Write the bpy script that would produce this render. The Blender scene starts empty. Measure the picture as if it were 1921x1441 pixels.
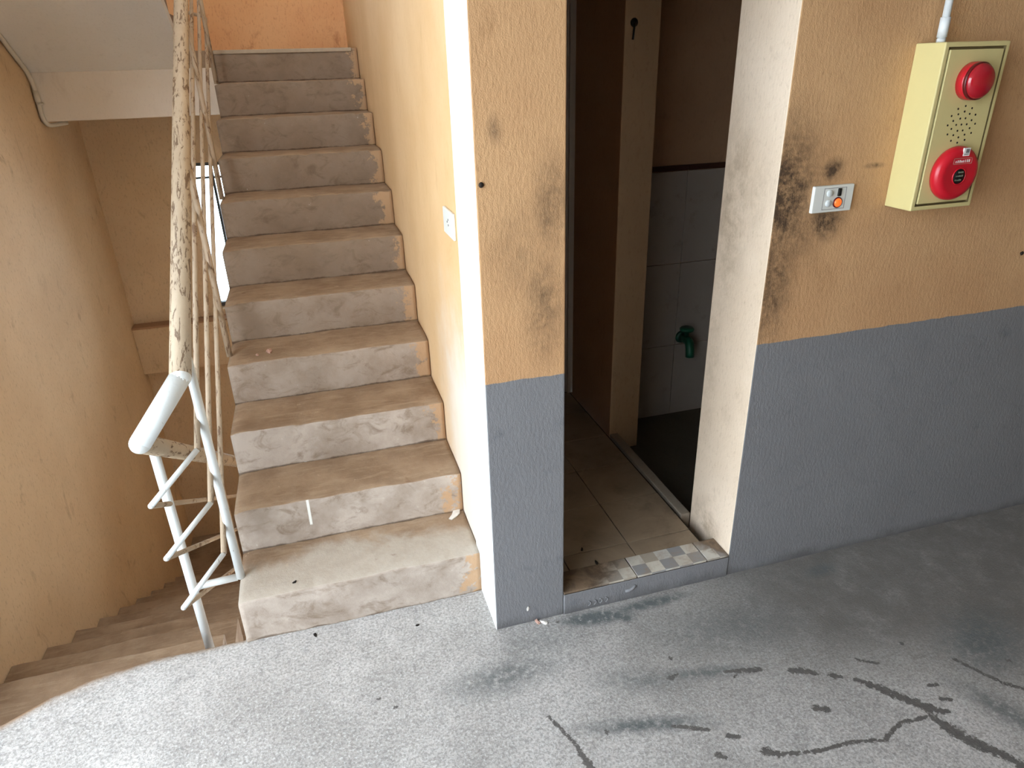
import bpy, bmesh, math, random
import numpy as np
from mathutils import Vector, Matrix, noise as mnoise

# ------------------------------------------------------------------ camera, world, exposure
scene = bpy.context.scene
col = scene.collection
F_PX, PITCH, YAW, ROLL = 1280.6, 24.84, 15.715, -1.706
CAM = Vector((-0.3937, -1.6615, 1.6815))
_p, _y, _r = (math.radians(a) for a in (PITCH, YAW, ROLL))
fwd = Vector((math.sin(_y) * math.cos(_p), math.cos(_y) * math.cos(_p), -math.sin(_p)))
rgt = Vector((math.cos(_y), -math.sin(_y), 0))
upv = rgt.cross(fwd)
r2 = rgt * math.cos(_r) + upv * math.sin(_r)
u2 = -rgt * math.sin(_r) + upv * math.cos(_r)
cd = bpy.data.cameras.new('camera')
cam = bpy.data.objects.new('camera', cd)
col.objects.link(cam)
cd.sensor_fit = 'HORIZONTAL'
cd.sensor_width = 36.0
cd.lens = F_PX / 1921.0 * 36.0
cd.clip_start = 0.02
cam.matrix_world = Matrix(((r2.x, u2.x, -fwd.x, CAM.x), (r2.y, u2.y, -fwd.y, CAM.y), (r2.z, u2.z, -fwd.z, CAM.z), (0, 0, 0, 1)))
scene.camera = cam

world = bpy.data.worlds.new('sky')
scene.world = world
world.use_nodes = True
bg = world.node_tree.nodes['Background']
bg.inputs[0].default_value = (0.80, 0.905, 1.0, 1)      # even overcast sky
bg.inputs[1].default_value = 7.0
scene.cycles.max_bounces = 5
scene.cycles.diffuse_bounces = 4
scene.cycles.glossy_bounces = 3

scene.view_settings.view_transform = 'Standard'
scene.view_settings.look = 'None'
scene.view_settings.gamma = 1.0
scene.view_settings.use_curve_mapping = False
scene.view_settings.exposure = 0.4

# ------------------------------------------------------------------ dimensions (metres)
RISE, RUN, Y1 = 0.165, 0.2679, 0.198
XL = -0.795            # open side of the flight going up
XW = -1.735            # stairwell wall opposite
XD = -0.92             # open side of the flight going down
YB = 3.58              # stairwell end wall
A_, B_ = 0.231, 0.855  # doorway
TH = 0.0914            # doorway sill height
WT = 0.268             # wall thickness
CEIL = 2.8
rng = random.Random(7)


def lin(r, g, b):
    f = lambda c: (c / 255 / 12.92) if c / 255 <= 0.04045 else ((c / 255 + 0.055) / 1.055) ** 2.4
    return (f(r), f(g), f(b), 1.0)


# ------------------------------------------------------------------ material helpers
class G:
    def __init__(s, name):
        s.m = bpy.data.materials.new(name)
        s.m.use_nodes = True
        s.t = s.m.node_tree
        s.b = s.t.nodes['Principled BSDF']
        s.out = s.t.nodes['Material Output']
        s.b.inputs['Roughness'].default_value = 0.8
        s._pos = None

    def n(s, typ, **kw):
        nd = s.t.nodes.new(typ)
        for k, v in kw.items():
            setattr(nd, k, v)
        return nd

    def put(s, sock, v):
        if isinstance(v, bpy.types.NodeSocket):
            s.t.links.new(v, sock)
        else:
            sock.default_value = v

    def pos(s):
        if s._pos is None:
            s._pos = s.n('ShaderNodeNewGeometry').outputs['Position']
        return s._pos

    def xyz(s, v=None):
        nd = s.n('ShaderNodeSeparateXYZ')
        s.put(nd.inputs[0], v or s.pos())
        return nd.outputs

    def obj(s):
        return s.n('ShaderNodeTexCoord').outputs['Object']

    def map(s, vec, scale=(1, 1, 1), loc=(0, 0, 0)):
        nd = s.n('ShaderNodeMapping')
        s.put(nd.inputs['Vector'], vec)
        nd.inputs['Scale'].default_value = scale
        nd.inputs['Location'].default_value = loc
        return nd.outputs[0]

    def noise(s, scale, detail=4, rough=0.55, vec=None, dist=0.0):
        nd = s.n('ShaderNodeTexNoise')
        s.put(nd.inputs['Vector'], vec or s.pos())
        nd.inputs['Scale'].default_value = scale
        nd.inputs['Detail'].default_value = detail
        nd.inputs['Roughness'].default_value = rough
        nd.inputs['Distortion'].default_value = dist
        return nd.outputs[0]

    def math(s, op, a, b=0.0, c=None, clamp=False):
        nd = s.n('ShaderNodeMath', operation=op, use_clamp=clamp)
        s.put(nd.inputs[0], a)
        s.put(nd.inputs[1], b)
        if c is not None:
            s.put(nd.inputs[2], c)
        return nd.outputs[0]

    def step(s, v, lo, hi, smooth=True):
        nd = s.n('ShaderNodeMapRange', interpolation_type='SMOOTHSTEP' if smooth else 'LINEAR')
        s.put(nd.inputs[0], v)
        s.put(nd.inputs[1], lo)
        s.put(nd.inputs[2], hi)
        return nd.outputs[0]

    def mix(s, f, a, b, blend='MIX'):
        nd = s.n('ShaderNodeMix', data_type='RGBA', blend_type=blend)
        s.put(nd.inputs[0], f)
        s.put(nd.inputs[6], a)
        s.put(nd.inputs[7], b)
        return nd.outputs[2]

    def spot(s, c, r, vec=None):
        """soft ellipsoid 1 -> 0 around c with radii r"""
        v = s.n('ShaderNodeVectorMath', operation='SUBTRACT')
        s.put(v.inputs[0], vec or s.pos())
        v.inputs[1].default_value = c
        d = s.n('ShaderNodeVectorMath', operation='DIVIDE')
        s.put(d.inputs[0], v.outputs[0])
        d.inputs[1].default_value = r
        l = s.n('ShaderNodeVectorMath', operation='LENGTH')
        s.put(l.inputs[0], d.outputs[0])
        return s.step(l.outputs['Value'], 1.0, 0.0)

    def bump(s, h, strength=0.3, dist=0.004, normal=None):
        nd = s.n('ShaderNodeBump')
        s.put(nd.inputs['Height'], h)
        nd.inputs['Strength'].default_value = strength
        nd.inputs['Distance'].default_value = dist
        if normal is not None:
            s.put(nd.inputs['Normal'], normal)
        return nd.outputs[0]

    def done(s, color=None, rough=None, normal=None, spec=0.3, metal=None):
        if color is not None:
            s.put(s.b.inputs['Base Color'], color)
        if rough is not None:
            s.put(s.b.inputs['Roughness'], rough)
        if normal is not None:
            s.put(s.b.inputs['Normal'], normal)
        if metal is not None:
            s.b.inputs['Metallic'].default_value = metal
        s.b.inputs['Specular IOR Level'].default_value = spec
        return s.m


def plain(name, c, rough=0.6, var=0.08, spec=0.3, metal=None, scale=30, bump=0.0):
    g = G(name)
    n = g.noise(scale, 3, vec=g.obj())
    dark = tuple(x * (1 - var * 2) for x in c[:3]) + (1,)
    light = tuple(min(1, x * (1 + var)) for x in c[:3]) + (1,)
    nm = g.bump(g.noise(scale * 6, 3, vec=g.obj()), bump, 0.002) if bump else None
    return g.done(g.mix(n, dark, light), rough, nm, spec, metal)


def plaster(name, base, light, dirt, dirt_amt=0.5, bump=0.35, scale=1.0, extra=None):
    """rolled paint on rough render: colour drift, scuffs, roller grain; extra(g, colour) adds stains"""
    g = G(name)
    big = g.noise(1.6 * scale, 5, 0.6)
    c = g.mix(g.step(big, 0.3, 0.7), base, light)
    sc = g.noise(9 * scale, 6, 0.7, vec=g.map(g.pos(), (1, 1, 0.55)), dist=0.6)
    c = g.mix(g.math('MULTIPLY', g.step(sc, 0.56, 0.80), dirt_amt), c, dirt)
    sp = g.noise(55, 3, 0.6)
    c = g.mix(g.math('MULTIPLY', g.step(sp, 0.70, 0.80), dirt_amt * 0.7), c, dirt)
    pit = g.noise(90, 4, 0.7, vec=g.map(g.pos(), (1, 1, 0.45)))
    c = g.mix(g.math('MULTIPLY', g.step(pit, 0.52, 0.72), dirt_amt * 0.5), c, dirt)
    if extra:
        c = extra(g, c)
    grain = g.noise(110, 4, 0.6, vec=g.map(g.pos(), (1, 1, 0.4)))
    fine = g.noise(300, 2, 0.5)
    h = g.math('ADD', g.math('MULTIPLY', grain, 1.0), g.math('MULTIPLY', fine, 0.45))
    return g.done(c, 0.75, g.bump(h, bump, 0.0035), 0.25)


# ------------------------------------------------------------------ materials
TAN, TAN2 = lin(194, 150, 108), lin(208, 166, 122)
GREYB, GREYB2 = lin(117, 116, 118), lin(133, 132, 134)
GRIME = lin(84, 66, 50)


def front_extra(g, c):
    x, y, z = g.xyz()
    # blue grey dado paint with a hand cut edge
    wob = g.math('MULTIPLY', g.math('SUBTRACT', g.noise(14, 4), 0.5), 0.012)
    line = g.math('ADD', 0.889, wob)
    gn = g.noise(2.5, 5, 0.6)
    gc = g.mix(gn, GREYB, GREYB2)
    sc = g.noise(12, 5, 0.7, dist=0.5)
    gc = g.mix(g.math('MULTIPLY', g.step(sc, 0.55, 0.8), 0.5), gc, lin(84, 88, 96))
    chip = g.noise(34, 4, 0.65)
    gc = g.mix(g.math('MULTIPLY', g.step(chip, 0.72, 0.78), 0.5), gc, lin(160, 165, 172))
    n1 = g.noise(16, 5, 0.75)
    n2 = g.noise(60, 5, 0.7)
    nn = g.math('MULTIPLY', g.step(g.math('ADD', g.math('MULTIPLY', n1, 0.65), g.math('MULTIPLY', n2, 0.35)), 0.26, 0.68), 1.45)
    # hand grime beside the doorway and around the switch
    m = g.spot((0.875, 0, 1.33), (0.19, 0.3, 0.33))
    for cc, rr, k in (((0.88, 0, 1.10), (0.12, 0.3, 0.38), 0.75), ((1.035, 0, 1.25), (0.10, 0.3, 0.085), 1.0), ((1.03, 0, 1.395), (0.06, 0.3, 0.05), 1.0),
                      ((0.93, 0, 1.23), (0.16, 0.3, 0.2), 0.6), ((0.19, 0, 1.36), (0.075, 0.3, 0.20), 0.55), ((0.17, 0, 1.10), (0.09, 0.3, 0.25), 0.55), ((0.05, 0, 1.55), (0.03, 0.3, 0.05), 0.5),
                      ((1.17, 0, 1.40), (0.05, 0.3, 0.012), 0.8), ((0.10, 0, 1.25), (0.12, 0.3, 0.2), 0.3)):
        m = g.math('MAXIMUM', m, g.math('MULTIPLY', g.spot(cc, rr), k))
    c = g.mix(g.math('MULTIPLY', m, nn, clamp=True), c, GRIME)
    up = g.step(z, line, g.math('ADD', line, 0.004))
    c = g.mix(up, gc, c)
    # splash dirt just above the floor
    low = g.math('MULTIPLY', g.step(g.math('ADD', z, g.math('MULTIPLY', g.noise(9, 4), 0.09)), 0.09, 0.03), 0.55)
    return g.mix(low, c, lin(62, 58, 56))


M = {}
M['front'] = plaster('front_wall_paint', TAN, TAN2, lin(150, 110, 72), 0.55, 0.55, extra=front_extra)


def reveal_extra(g, c):
    n1 = g.noise(14, 5, 0.75)
    nn = g.step(n1, 0.30, 0.75)
    m = g.spot((0.855, 0.20, 1.25), (0.3, 0.13, 0.45))
    for cc, rr, k in (((0.855, 0.22, 0.75), (0.3, 0.06, 0.5), 0.5), ((0.855, 0.16, 0.12), (0.3, 0.16, 0.14), 1.0), ((0.855, 0.08, 1.32), (0.3, 0.10, 0.2), 0.5), ((0.855, 0.1, 0.6), (0.3, 0.05, 0.08), 0.5)):
        m = g.math('MAXIMUM', m, g.math('MULTIPLY', g.spot(cc, rr), k))
    return g.mix(g.math('MULTIPLY', g.math('MULTIPLY', m, nn), 0.62), c, lin(118, 96, 72))


M['reveal'] = plaster('reveal_paint', lin(212, 190, 166), lin(226, 206, 184), lin(150, 124, 96), 0.5, 0.35, extra=reveal_extra)
M['white'] = plaster('white_corner_paint', lin(226, 228, 226), lin(236, 238, 236), lin(190, 184, 170), 0.3, 0.25)


def stair_extra(g, c):
    x, y, z = g.xyz()
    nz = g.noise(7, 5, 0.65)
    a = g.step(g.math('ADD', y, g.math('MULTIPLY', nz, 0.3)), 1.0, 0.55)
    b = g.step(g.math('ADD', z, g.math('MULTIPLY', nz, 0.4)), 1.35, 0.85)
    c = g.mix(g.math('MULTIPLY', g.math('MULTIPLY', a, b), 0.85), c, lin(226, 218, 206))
    st = g.noise(26, 4, 0.6, vec=g.map(g.pos(), (1, 1, 0.18)))
    return g.mix(g.math('MULTIPLY', g.step(st, 0.62, 0.75), 0.25), c, lin(168, 124, 76))


M['stair_wall'] = plaster('stair_wall_paint', lin(216, 178, 130), lin(226, 192, 148), lin(176, 132, 86), 0.35, 0.22, extra=stair_extra)
M['end_wall'] = plaster('end_wall_paint', lin(220, 162, 112), lin(228, 176, 126), lin(170, 106, 64), 0.85, 0.2)
M['beige'] = plaster('beige_wall_paint', lin(208, 180, 146), lin(220, 194, 160), lin(152, 122, 94), 0.8, 0.2)
M['soffit'] = plaster('soffit_paint', lin(222, 218, 212), lin(230, 226, 220), lin(170, 162, 150), 0.35, 0.08)
M['beam'] = plaster('beam_paint', lin(224, 212, 198), lin(232, 222, 210), lin(178, 162, 142), 0.35, 0.08)
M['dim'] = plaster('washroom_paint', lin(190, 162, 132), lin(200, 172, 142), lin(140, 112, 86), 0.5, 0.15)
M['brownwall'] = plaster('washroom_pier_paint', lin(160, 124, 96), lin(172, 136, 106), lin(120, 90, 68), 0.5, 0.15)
M['ceil'] = plain('ceiling_white', lin(205, 203, 198), 0.9)


def concrete_mat(name, kind):
    g = G(name)
    x, y, z = g.xyz()
    if kind == 'riser':
        n = g.noise(5, 5, 0.65)
        c = g.mix(g.step(n, 0.3, 0.7), lin(152, 136, 122), lin(186, 172, 160))
        far_shade = g.step(y, 0.5, 1.6)  # stairwell shade put into the colour of the deeper risers
        c = g.mix(g.math('MULTIPLY', far_shade, 0.8), c, g.mix(g.noise(8, 5, 0.7), lin(112, 90, 70), lin(146, 124, 102)))
        sm = g.noise(11, 5, 0.7, vec=g.map(g.pos(), (1, 1, 1.6)), dist=0.8)
        c = g.mix(g.math('MULTIPLY', g.step(sm, 0.48, 0.72), 0.6), c, lin(112, 92, 72))
        dr = g.noise(40, 4, 0.6)
        c = g.mix(g.math('MULTIPLY', g.step(dr, 0.70, 0.76), 0.5), c, lin(212, 206, 196))
        # wall paint slopped onto the riser ends
        ed = g.math('ADD', x, g.math('MULTIPLY', g.math('SUBTRACT', g.noise(12, 5, 0.75), 0.5), 0.34))
        c = g.mix(g.math('MULTIPLY', g.step(ed, -0.058, -0.034), 0.85), c, lin(184, 148, 112))
        # a drip of pale paint
        dx = g.math('ABSOLUTE', g.math('ADD', x, 0.552))
        drip = g.math('MULTIPLY', g.step(dx, 0.006, 0.003), g.math('MULTIPLY', g.step(z, 0.222, 0.230), g.step(z, 0.335, 0.33)))
        c = g.mix(drip, c, lin(225, 222, 214))
    else:
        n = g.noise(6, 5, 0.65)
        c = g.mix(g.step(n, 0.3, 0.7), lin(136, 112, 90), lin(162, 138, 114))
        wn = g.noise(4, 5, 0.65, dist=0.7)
        front = g.step(g.math('ADD', y, g.math('MULTIPLY', g.math('SUBTRACT', wn, 0.5), 0.30)), 0.44, 0.34)  # pale grey towards the front of the first tread, brown beyond
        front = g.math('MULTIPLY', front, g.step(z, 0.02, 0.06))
        streak = g.noise(7, 5, 0.7, vec=g.map(g.pos(), (1, 5, 1)), dist=0.6)
        c = g.mix(g.math('MULTIPLY', g.step(streak, 0.45, 0.75), 0.45), c, lin(186, 164, 138))
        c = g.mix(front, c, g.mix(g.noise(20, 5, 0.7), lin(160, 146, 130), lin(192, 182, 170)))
        sp = g.noise(30, 5, 0.65)
        c = g.mix(g.math('MULTIPLY', g.step(sp, 0.66, 0.76), 0.55), c, lin(206, 184, 158))
        dk = g.noise(13, 4, 0.6)
        c = g.mix(g.math('MULTIPLY', g.step(dk, 0.66, 0.78), 0.5), c, lin(110, 78, 54))
    jt = g.n('ShaderNodeAttribute', attribute_name='joint').outputs['Fac']
    jm = g.step(g.math('ADD', jt, g.math('MULTIPLY', g.math('SUBTRACT', g.noise(22, 4, 0.65), 0.5), 1.3)), 0.35, 1.0)
    c = g.mix(g.math('MULTIPLY', jm, 0.75), c, lin(74, 54, 38))
    gr = g.math('ADD', g.noise(60, 5, 0.6), g.math('MULTIPLY', g.noise(300, 2), 0.4))
    return g.done(c, 0.85, g.bump(gr, 0.35, 0.004), 0.2)


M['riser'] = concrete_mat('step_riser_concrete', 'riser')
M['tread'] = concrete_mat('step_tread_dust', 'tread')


def floor_mat():
    g = G('floor_concrete')
    at = lambda nme: g.n('ShaderNodeAttribute', attribute_name=nme).outputs['Fac']
    big = g.noise(2.2, 5, 0.65, dist=0.4)
    c = g.mix(g.step(big, 0.3, 0.7), lin(164, 159, 155), lin(194, 189, 185))
    blot = g.noise(6, 6, 0.7, dist=0.6)
    c = g.mix(g.math('MULTIPLY', g.step(blot, 0.50, 0.72), 0.45), c, lin(134, 130, 127))
    pale = g.noise(8, 5, 0.7, vec=g.map(g.pos(), (1, 1, 1), (5.2, 1.3, 0)))
    c = g.mix(g.math('MULTIPLY', g.step(pale, 0.58, 0.74), 0.4), c, lin(216, 214, 210))
    mid = g.noise(34, 5, 0.75)
    c = g.mix(g.math('MULTIPLY', g.step(mid, 0.48, 0.70), 0.45), c, lin(112, 108, 105))
    spk = g.noise(120, 3, 0.7)
    c = g.mix(g.math('MULTIPLY', g.step(spk, 0.42, 0.62), 0.5), c, lin(104, 102, 98))
    spk2 = g.noise(130, 3, 0.7, vec=g.map(g.pos(), (1, 1, 1), (3, 7, 0)))
    c = g.mix(g.math('MULTIPLY', g.step(spk2, 0.52, 0.66), 0.5), c, lin(216, 216, 214))
    br = g.noise(40, 5, 0.7)
    grime_falloff = g.math('MULTIPLY', at('grime_falloff'), g.step(g.noise(9, 5, 0.7), -0.25, 0.62), clamp=True)
    c = g.mix(grime_falloff, c, lin(104, 100, 95))
    st = g.math('MULTIPLY', at('stain'), g.step(br, 0.28, 0.56), clamp=True)
    c = g.mix(st, c, lin(92, 96, 96))
    du = g.math('MULTIPLY', at('dust'), g.step(g.noise(18, 6, 0.7), 0.25, 0.6), clamp=True)
    c = g.mix(du, c, lin(150, 122, 94))
    rag = g.math('ADD', g.math('MULTIPLY', g.math('SUBTRACT', br, 0.5), 1.3), g.math('MULTIPLY', g.math('SUBTRACT', g.noise(95, 4, 0.7), 0.5), 1.4))
    ck = g.math('MULTIPLY', g.step(g.math('ADD', at('crack'), rag), 0.38, 0.62), g.step(at('crack'), 0.0, 0.25))
    c = g.mix(ck, c, g.mix(g.noise(60, 4), lin(72, 70, 68), lin(112, 107, 103)))
    h = g.math('ADD', g.noise(170, 4, 0.7), g.math('MULTIPLY', g.noise(30, 4), 0.7))
    h = g.math('SUBTRACT', h, g.math('MULTIPLY', ck, 0.5))
    return g.done(c, g.math('ADD', 0.6, g.math('MULTIPLY', g.noise(5), 0.3)), g.bump(h, 0.45, 0.004), 0.35)


M['floor'] = floor_mat()


def pipe_mat(name, paint, shade, rust, amt):
    g = G(name)
    x, y, z = g.xyz()
    n = g.noise(10, 5, 0.6)
    c = g.mix(n, paint, shade)
    pl = g.noise(60, 5, 0.7, vec=g.map(g.pos(), (1.4, 0.22, 0.22)), dist=0.8)
    m = g.step(pl, amt, amt + 0.04)
    c = g.mix(g.math('MULTIPLY', m, 0.85), c, rust)
    return g.done(c, 0.5, g.bump(g.math('SUBTRACT', g.noise(80), m), 0.3, 0.003), 0.4)


M['rail'] = pipe_mat('railing_paint', lin(200, 180, 154), lin(172, 150, 124), lin(104, 78, 56), 0.54)
M['rail_thin'] = pipe_mat('thin_rail_paint', lin(190, 170, 146), lin(166, 142, 116), lin(112, 82, 58), 0.56)
M['rail_daylit'] = pipe_mat('daylit_rail_paint', lin(226, 230, 230), lin(208, 210, 208), lin(120, 104, 86), 0.66)  # paler rail paint: daylight on the lower bends put into the colour
M['alarm'] = plain('alarm_box_yellow', lin(212, 198, 140), 0.35, 0.02, 0.5)
M['alarm_gap'] = plain('alarm_gap_dark', lin(122, 106, 70), 0.6)
M['red'] = plain('alarm_red_plastic', lin(196, 22, 40), 0.28, 0.04, 0.5)
M['lens'] = plain('strobe_lens_red', lin(168, 20, 36), 0.10, 0.05, 0.7)
M['rim'] = plain('strobe_rim_dark_red', lin(92, 10, 18), 0.3, 0.05, 0.5)
M['black'] = plain('black_plastic', lin(24, 23, 22), 0.5)
M['dark'] = plain('dark_iron', lin(40, 32, 26), 0.6)
M['print'] = plain('white_print', lin(230, 226, 222), 0.6, 0.02)
M['print_dim'] = plain('pale_green_print', lin(128, 136, 118), 0.6, 0.02)
M['grey_print'] = plain('grey_print', lin(120, 116, 116), 0.6)
M['plate'] = plain('switch_plate_white', lin(222, 222, 216), 0.35, 0.03, 0.5)
M['plate2'] = plain('switch_button_grey', lin(204, 208, 208), 0.35, 0.03, 0.5)
M['conduit'] = plain('conduit_white', lin(226, 230, 232), 0.4, 0.03, 0.4)
M['conduit_old'] = plain('conduit_cream', lin(206, 198, 184), 0.5, 0.05, 0.3)
g = G('neon_orange')
g.b.inputs['Emission Color'].default_value = (1.0, 0.16, 0.02, 1)
g.b.inputs['Emission Strength'].default_value = 0.55
M['neon'] = g.done(g.mix(g.noise(60, 2, vec=g.obj()), lin(220, 84, 30), lin(250, 120, 60)), 0.25, spec=0.5)
M['nosing'] = plain('worn_nosing', lin(176, 158, 136), 0.8, 0.1)
M['frame'] = plain('window_frame_grey', lin(70, 76, 80), 0.5)
M['door'] = plain('door_leaf_grey', lin(140, 148, 160), 0.45, 0.04, 0.4)
M['jamb'] = plain('door_frame_pale', lin(172, 164, 156), 0.5, 0.05)
M['grout'] = plain('tile_grout', lin(50, 40, 32), 0.9)
M['green'] = plain('green_plastic', lin(20, 84, 62), 0.4, 0.1, 0.4)
M['band'] = plain('dark_border_tile', lin(60, 34, 28), 0.35, 0.1, 0.5)
M['scrap_white'] = plain('scrap_white', lin(226, 220, 212), 0.8)
M['scrap_pink'] = plain('scrap_pink', lin(186, 148, 132), 0.8)
M['scrap_dark'] = plain('scrap_dark', lin(30, 24, 20), 0.9)
M['kerb'] = plaster('kerb_cement', lin(134, 122, 108), lin(150, 138, 124), lin(92, 80, 68), 0.5, 0.15)
M['wet'] = plaster('niche_floor', lin(70, 66, 58), lin(84, 78, 68), lin(44, 42, 38), 0.5, 0.2)
M['pavement'] = plain('outside_paving', lin(170, 168, 162), 0.9, 0.08)

g = G('window_glass')
tr = g.n('ShaderNodeBsdfTransparent')
tr.inputs[0].default_value = (0.94, 0.97, 0.98, 1)
gl = g.n('ShaderNodeBsdfGlossy')
gl.inputs['Roughness'].default_value = 0.03
fr = g.n('ShaderNodeFresnel')
ms = g.n('ShaderNodeMixShader')
g.put(ms.inputs[0], fr.outputs[0])
g.t.links.new(tr.outputs[0], ms.inputs[1])
g.t.links.new(gl.outputs[0], ms.inputs[2])
g.t.links.new(ms.outputs[0], g.out.inputs[0])
M['glass'] = g.m

# floor tiles, wall tiles
g = G('floor_tile_beige')
c = g.mix(g.step(g.noise(3.5, 5, 0.65, dist=0.8), 0.3, 0.7), lin(124, 108, 90), lin(148, 130, 110))
c = g.mix(g.math('MULTIPLY', g.step(g.noise(9, 6, 0.7), 0.5, 0.75), 0.5), c, lin(92, 76, 60))
M['ftile'] = g.done(c, 0.35, None, 0.4)
g = G('wall_tile_white')
c = g.mix(g.noise(5, 5), lin(148, 138, 128), lin(162, 152, 142))
c = g.mix(g.math('MULTIPLY', g.step(g.noise(12, 5, 0.7), 0.56, 0.75), 0.4), c, lin(104, 94, 84))
M['wtile'] = g.done(c, 0.3, None, 0.45)
g = G('sill_tile_mosaic_print')
x, y, z = g.xyz()
fx = g.math('FLOOR', g.math('DIVIDE', g.math('ADD', x, -0.231 + 1.06), 0.0532))
fy = g.math('FLOOR', g.math('DIVIDE', g.math('ADD', y, 0.001), 0.0515))
par = g.math('MODULO', g.math('ADD', fx, fy), 2.0)
wn = g.n('ShaderNodeTexWhiteNoise', noise_dimensions='2D')
cb = g.n('ShaderNodeCombineXYZ')
g.put(cb.inputs[0], fx)
g.put(cb.inputs[1], fy)
g.put(wn.inputs['Vector'], cb.outputs[0])
dark = g.mix(wn.outputs['Value'], lin(164, 154, 140), lin(140, 140, 142))
lite = g.mix(wn.outputs['Value'], lin(206, 198, 184), lin(192, 190, 184))
c = g.mix(par, lite, dark)
nd = g.noise(16, 5, 0.7, dist=0.5)
dl = g.step(g.math('ADD', g.math('ADD', x, g.math('MULTIPLY', y, -0.9)), g.math('MULTIPLY', g.math('SUBTRACT', nd, 0.5), 0.22)), 0.46, 0.32)
dr = g.step(g.math('ADD', g.math('ADD', x, g.math('MULTIPLY', y, 0.5)), g.math('MULTIPLY', g.math('SUBTRACT', nd, 0.5), 0.12)), 0.80, 0.86)
c = g.mix(g.math('MULTIPLY', g.math('MAXIMUM', dl, dr), 0.95), c, lin(84, 66, 50))
c = g.mix(g.math('MULTIPLY', g.step(nd, 0.40, 0.7), 0.6), c, lin(150, 126, 102))
M['mosaic'] = g.done(c, 0.3, None, 0.45)


# ------------------------------------------------------------------ mesh helpers
def link(name, me, mats, parent=None, smooth=False):
    o = bpy.data.objects.new(name, me)
    col.objects.link(o)
    for m in (mats if isinstance(mats, (list, tuple)) else [mats]):
        me.materials.append(M[m] if isinstance(m, str) else m)
    if smooth:
        me.polygons.foreach_set('use_smooth', [True] * len(me.polygons))
    if parent is not None:
        o.parent = parent
    return o


def from_bm(name, bm, mats, parent=None, smooth=False):
    me = bpy.data.meshes.new(name)
    bm.normal_update()
    bm.to_mesh(me)
    bm.free()
    return link(name, me, mats, parent, smooth)


def add_box(bm, lo, hi):
    r = bmesh.ops.create_cube(bm, size=1.0)
    c = [(a + b) / 2 for a, b in zip(lo, hi)]
    s = [b - a for a, b in zip(lo, hi)]
    bmesh.ops.scale(bm, vec=s, verts=r['verts'])
    bmesh.ops.translate(bm, vec=c, verts=r['verts'])
    return r['verts']


def box(name, lo, hi, mat, parent=None, bevel=0.0, sides=None, segs=2):
    """sides: {'-x': slot_material, ...}"""
    bm = bmesh.new()
    add_box(bm, lo, hi)
    if bevel:
        bmesh.ops.bevel(bm, geom=bm.edges[:], offset=bevel, segments=segs, affect='EDGES', profile=0.5)
    mats = [mat]
    if sides:
        bm.normal_update()
        for k, mm in sides.items():
            mats.append(mm)
            ax = 'xyz'.index(k[1])
            sg = -1 if k[0] == '-' else 1
            for f in bm.faces:
                if f.normal[ax] * sg > 0.72:
                    f.material_index = len(mats) - 1
    return from_bm(name, bm, mats, parent)


def tag(o, label=None, cat=None, group=None, kind=None):
    for k, v in (('label', label), ('category', cat), ('group', group), ('kind', kind)):
        if v:
            o[k] = v
    return o


def struct(o, label=None, cat=None):
    return tag(o, label, cat, kind='structure')


def empty(name, loc, label, cat, group=None):
    e = bpy.data.objects.new(name, None)
    e.location = loc
    e.empty_display_size = 0.05
    col.objects.link(e)
    return tag(e, label, cat, group)


def keep(parent, o):
    """parent an object built in world coordinates"""
    o.parent = parent
    o.matrix_parent_inverse = Matrix.Translation(-Vector(parent.location))
    return o


def tube_mesh(bm, pts, rad, segs=14, bend=0.0, cap=True):
    pts = [Vector(p) for p in pts]
    if bend > 0 and len(pts) > 2:
        out = [pts[0]]
        for a, b, c in zip(pts, pts[1:], pts[2:]):
            d1, d2 = (a - b), (c - b)
            t = min(bend, d1.length * 0.45, d2.length * 0.45)
            p, q = b + d1.normalized() * t, b + d2.normalized() * t
            for k in range(6):
                s = k / 5
                out.append(p * (1 - s) ** 2 + b * 2 * s * (1 - s) + q * s * s)
        out.append(pts[-1])
        pts = out
    n = len(pts)
    tang = []
    for i in range(n):
        d = Vector((0, 0, 0))
        if i > 0:
            d += (pts[i] - pts[i - 1]).normalized()
        if i < n - 1:
            d += (pts[i + 1] - pts[i]).normalized()
        tang.append(d.normalized())
    ref = Vector((0, 0, 1)) if abs(tang[0].z) < 0.9 else Vector((1, 0, 0))
    nrm = tang[0].cross(ref).normalized()
    rings = []
    for i in range(n):
        nrm = (nrm - tang[i] * nrm.dot(tang[i])).normalized()
        bn = tang[i].cross(nrm)
        if 0 < i < n - 1:
            d1 = (pts[i] - pts[i - 1]).normalized()
            ca = max(0.4, d1.dot(tang[i]))
            ax = d1.cross((pts[i + 1] - pts[i]).normalized())
            wide = ax.cross(tang[i]).normalized() if ax.length > 1e-5 else None
        else:
            ca, wide = 1.0, None
        ring = []
        for k in range(segs):
            a = 2 * math.pi * k / segs
            v = (nrm * math.cos(a) + bn * math.sin(a)) * rad
            if wide is not None:
                v += wide * v.dot(wide) * (1 / ca - 1)
            ring.append(bm.verts.new(pts[i] + v))
        rings.append(ring)
    for r0, r1 in zip(rings, rings[1:]):
        for k in range(segs):
            bm.faces.new((r0[k], r0[(k + 1) % segs], r1[(k + 1) % segs], r1[k]))
    if cap:
        bm.faces.new(list(reversed(rings[0])))
        bm.faces.new(rings[-1])


def tube(name, pts, rad, mat, parent=None, segs=14, bend=0.0):
    bm = bmesh.new()
    tube_mesh(bm, pts, rad, segs, bend)
    o = from_bm(name, bm, mat)
    for p in o.data.polygons:
        p.use_smooth = len(p.vertices) == 4
    if parent is not None:
        keep(parent, o)
    return o


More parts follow.
